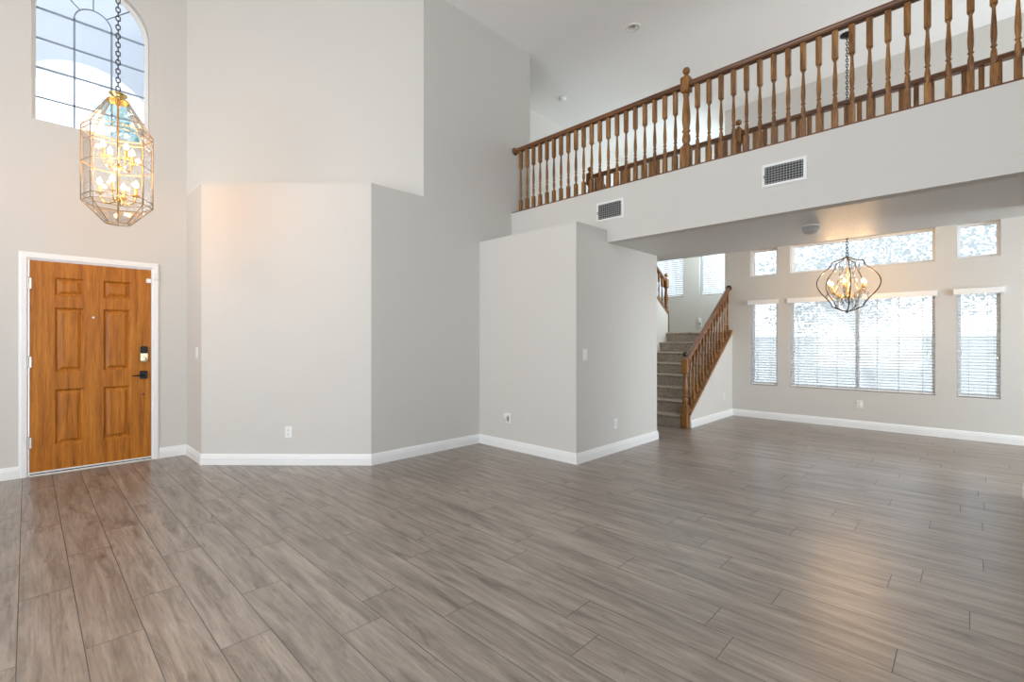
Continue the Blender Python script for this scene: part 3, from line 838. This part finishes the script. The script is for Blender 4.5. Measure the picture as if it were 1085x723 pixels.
# ------------------------------------------------------------------ vents, detectors, plates
def vent(x0, x1, z0, z1, label):
    c, zc_ = (x0 + x1) / 2, (z0 + z1) / 2; hw, hh = (x1 - x0) / 2, (z1 - z0) / 2
    t = thing('air_vent', label, 'air vent', (c, 4.51, zc_), 0, 'white air vents in the gallery fascia')
    mb = MB(); mb.sweep([(-hw, 0, -hh), (hw, 0, -hh), (hw, 0, hh), (-hw, 0, hh)], (0, -1, 0), [(.0, .0005), (.0, .004), (.010, .012), (.026, .012), (.026, .0005)], closed=True, side=1)
    mb.build('frame', 'plastic', t)
    mb = MB(); mb.box(-hw + .024, hw - .024, -.0025, -.0008, -hh + .024, hh - .024); mb.build('duct_back', 'dark', t)
    mb = MB(); nv = 13
    for k in range(nv):
        x = -hw + .026 + (k + .5) * (2 * hw - .052) / nv; mb.box(x - .0018, x + .0018, -.007, -.003, -hh + .025, hh - .025)
    for k in range(7):
        z = -hh + .026 + (k + .5) * (2 * hh - .052) / 7; mb.box(-hw + .025, hw - .025, -.0105, -.0072, z - .0022, z + .0022)
    mb.build('louvres', 'grey_plastic', t)
    mb = MB(); mb.box(-hw + .018, -hw + .026, -.022, -.012, -.02, .006); mb.build('damper_lever', 'grey_plastic', t)
vent(-3.045, -2.695, 2.610, 2.828, 'white-framed air vent in the fascia just above the boxed-in closet corner')
vent(-1.320, -.972, 2.608, 2.812, 'white-framed air vent in the fascia below the middle of the gallery balustrade')

def plate(name, label, cat, p, n, kind, group=None):
    """wall plate at p on a wall with outward normal n (2D)"""
    ang = math.atan2(n[1], n[0]) + PI / 2       # local -Y faces along n
    t = thing(name, label, cat, (*p[:2], p[2]), ang, group)
    mb = MB(); mb.cbox((0, -.003, 0), .072, .006, .116, .002); mb.build('plate', 'plastic', t)
    if kind == 'outlet':
        for z in (-.020, .020):
            mb = MB(); mb.lathe([(.0165, -.006), (.0165, -.009), (.014, -.0095)], (0, 0, z), 14, axis='y'); r_ = mb.build('receptacle', 'plastic', t)
            mb = MB(); mb.box(-.008, -.0055, -.0105, -.0092, z - .002, z + .007); mb.box(.0055, .008, -.0105, -.0092, z - .002, z + .006); mb.box(-.0025, .0025, -.0105, -.0092, z - .011, z - .006)
            mb.build('slots', 'dark', r_)
    elif kind == 'switch':
        mb = MB(); mb.loft([[(-.016, -.006, -.033), (.016, -.006, -.033), (.016, -.011, -.033), (-.016, -.011, -.033)], [(-.016, -.006, .033), (.016, -.006, .033), (.016, -.0075, .033), (-.016, -.0075, .033)]]); mb.build('rocker', 'plastic', t)
    elif kind == 'cable':
        mb = MB(); mb.cbox((.002, -.008, 0), .030, .006, .050, .002); mb.build('jack', 'grey_plastic', t)
        mb = MB(); mb.tube([(.002, -.012, .012), (.006, -.030, .018), (.012, -.034, -.005), (.004, -.028, -.024), (.018, -.022, -.034)], .006, 7); mb.build('cable_stub', 'grey_plastic', t)
        mb = MB(); mb.cbox((-.045, -.010, .018), .026, .018, .060, .004); mb.build('adapter', 'plastic', t)
    return t
dgn = Vector((C3[1] - C2[1], -(C3[0] - C2[0]))).normalized()
tt = .515
plate('outlet', 'white outlet low on the wide pale angled wall', 'outlet', (C2[0] + (C3[0] - C2[0]) * tt + dgn.x * .0006, C2[1] + (C3[1] - C2[1]) * tt + dgn.y * .0006, .337), dgn, 'outlet')
plate('light_switch', 'white rocker switch on the narrow wall return right of the front door', 'light switch', (-5.832, 1.2494, 1.146), (0, -1), 'switch')
plate('cable_outlet', 'white wall plate with a grey cable stub on the closet front', 'cable outlet', (-3.89, 3.9394, .365), (0, -1), 'cable')
plate('light_switch', 'white rocker switch on the closet side wall near its corner', 'light switch', (-2.9094, 4.088, 1.126), (1, 0), 'switch')
plate('outlet', 'white outlet low on the closet side wall facing the dining room', 'outlet', (-2.9094, 4.685, .327), (1, 0), 'outlet')
plate('outlet', 'white outlet on the sloping wall under the stair balustrade', 'outlet', (-2.9294, 8.034, .348), (1, 0), 'outlet')
plate('outlet', 'white outlet below the wide dining window blind', 'outlet', (-1.155, YB - .0006, .353), (0, -1), 'outlet')
t = plate('outlet', 'white outlet with a plug-in night light on the stair landing wall', 'outlet', (-3.925, YW - .0006, 1.60), (0, -1), 'outlet')
mb = MB(); mb.cbox((0, -.025, .085), .05, .035, .10, .008); mb.build('night_light', 'plastic', t)
mb = MB(); mb.cbox((0, -.022, .022), .040, .024, .028, .004); mb.build('plug', 'grey_plastic', t)

def detector(p, r_, label, hh=1.0, m_='plastic'):
    t = thing('smoke_detector', label, 'smoke detector', p)
    mb = MB(); mb.lathe([(r_, -.0005), (r_, -.010), (r_ * .96, -.014)], (0, 0, 0), 24); mb.build('base', 'plastic', t)
    mb = MB(); mb.lathe([(r_ * .93, -.014), (r_ * .90, -.030 * hh), (r_ * .74, -.042 * hh), (r_ * .35, -.048 * hh), (.001, -.048 * hh)], (0, 0, 0), 24); mb.build('cover', m_, t)
    mb = MB(); mb.lathe([(.005, -.046 * hh), (.005, -.050 * hh), (.001, -.050 * hh)], (r_ * .3, 0, .001), 8); mb.build('test_button', 'grey_plastic', t)
detector((-1.093, 5.20, ZS), .075, 'round grey-white smoke detector on the textured gallery soffit', 1.7, 'shade_grey')
detector((-4.79, 6.115, H), .065, 'small round white smoke detector on the high ceiling past the gallery rail')
t = thing('recessed_light', 'round white recessed downlight in the high ceiling over the gallery', 'recessed light', (-3.07, 5.363, H))
mb = MB(); mb.lathe([(.098, -.0005), (.096, -.006), (.080, -.010), (.062, -.006), (.060, -.0008)], (0, 0, 0), 28); mb.build('trim_ring', 'plastic', t)
mb = MB(); mb.lathe([(.058, -.001), (.050, -.004), (.040, -.012), (.022, -.016), (.001, -.017)], (0, 0, 0), 24); mb.build('lens', 'satin', t)
t = thing('door_chime', 'small white chime box high on the shadowy upstairs hall wall', 'door chime', (-5.60, 6.149, 4.93))
mb = MB(); mb.cbox((0, -.018, -.05), .15, .034, .12, .006); mb.build('cover', 'plastic', t)
mb = MB(); mb.cbox((0, -.018, .065), .15, .034, .10, .006); mb.build('grille', 'grey_plastic', t)

# ------------------------------------------------------------------ outdoors
mb = MB(); mb.box(-30, 25, 9.9, 34, -.20, -.12); mb.box(-30, -7.2, -22, 9.9, -.20, -.12); struct(mb.build('ground', 'concrete'))
mb = MB(); mb.box(-16, 14, 13.0, 13.2, -.12, 1.33); mb.box(-16, 14, 12.97, 13.23, 1.33, 1.38)
struct(mb.build('wall_garden', 'block'))
# entry porch seen through the arched window
pc, pr, pz = .56, .80, 4.22
yz = [(-1.8, -.12), (pc - pr, -.12)] + [(pc - pr * math.cos(PI * k / 24), pz + pr * math.sin(PI * k / 24)) for k in range(25)] + [(pc + pr, -.12), (3.0, -.12), (3.0, 7.2), (-1.8, 7.2)]
mb = MB(); mb.prism([(-8.6, y, z) for y, z in yz], (-.55, 0, 0)); struct(mb.build('wall_porch', 'stucco'))
mb = MB(); mb.box(-9.15, XD - .16, -1.8, 3.0, 5.55, 5.75); struct(mb.build('ceiling_porch', 'stucco'))
mb = MB(); mb.box(-8.6, XD - .16, 3.0, 3.15, -.12, 5.75); struct(mb.build('wall_porch_shade', 'stucco'))  # unseen side wall, added to deepen the porch shade

def tree(name, label, base, trunk, blobs, leaves, leafmat, seed, size, group=None):
    rng = random.Random(seed)
    t = thing(name, label, 'tree', base, 0, group)
    mb = MB(); mb.tube(trunk, [.09 - .05 * k / (len(trunk) - 1) for k in range(len(trunk))], 8)
    top = trunk[-1]
    for bx, by, bz, br in blobs:
        mid = ((top[0] + bx) / 2 + rng.uniform(-.1, .1), (top[1] + by) / 2, (top[2] + bz) / 2 + .1)
        mb.tube([trunk[-2], mid, (bx, by, bz)], [.035, .025, .01], 6)
    mb.build('trunk', 'bark', t)
    f = MB()
    tot = sum(b_[3] ** 2 for b_ in blobs)
    for bx, by, bz, br in blobs:
        for k in range(int(leaves * br * br / tot)):
            v = Vector((rng.gauss(0, 1), rng.gauss(0, 1), rng.gauss(0, 1))).normalized() * br * rng.random() ** .45
            p = Vector((bx, by, bz)) + v
            d = Vector((rng.uniform(-1, 1), rng.uniform(-1, 1), rng.uniform(-.8, .3))).normalized()
            s_ = d.orthogonal().normalized(); s_.rotate(Matrix.Rotation(rng.uniform(0, 6.28), 3, d))
            n_ = d.cross(s_); l = size * rng.uniform(.7, 1.3); wd = l * .28
            i = f.add([p, p + d * l * .45 + s_ * wd + n_ * wd * .3, p + d * l, p + d * l * .45 - s_ * wd + n_ * wd * .3])
            f.face((i, i + 1, i + 2)); f.face((i, i + 2, i + 3))
    f.build('foliage', leafmat, t, recalc=False)
    return t
tree('tree', 'leafy tree with a leaning trunk outside the wide dining window', (-1.35, 11.5, -.12), [(0, 0, 0), (-.05, 0, .6), (-.2, 0, 1.2), (-.35, 0, 1.7), (-.45, 0, 2.2)],
     [(-1.3, .2, 2.0, .7), (-.6, -.1, 2.4, .8), (.1, .2, 2.3, .7), (.6, 0, 2.9, .7), (-.9, .1, 3.0, .8), (0, .1, 3.5, .9), (-1.8, 0, 2.8, .6), (-.2, 0, 1.85, .35)], 5200, 'leaf', 3, .085)
tree('tree', 'leafy tree whose branches fill the top of the corner dining windows', (1.9, 10.6, -.12), [(0, 0, 0), (.05, 0, .8), (0, 0, 1.6), (-.05, 0, 2.3)],
     [(-1.85, 0, 2.95, .55), (-1.8, 0, 2.1, .32), (-1.1, 0, 2.5, .5), (-.5, .1, 2.9, .7), (-1.0, 0, 3.2, .5), (.2, 0, 2.8, .8), (-.3, 0, 2.2, .45), (.1, .2, 3.5, .8)], 4200, 'leaf', 9, .085)
tree('tree', 'pale feathery tree beyond the porch arch outside the front door', (-12.2, 2.15, -.12), [(0, 0, 0), (.05, 0, 2), (0, .1, 4), (0, 0, 5.4)],
     [(0, .2, 6.4, 1.0), (.2, -.25, 5.6, .9), (0, -.1, 7.2, .8), (0, .6, 5.2, .9)], 5000, 'palm', 4, .22)
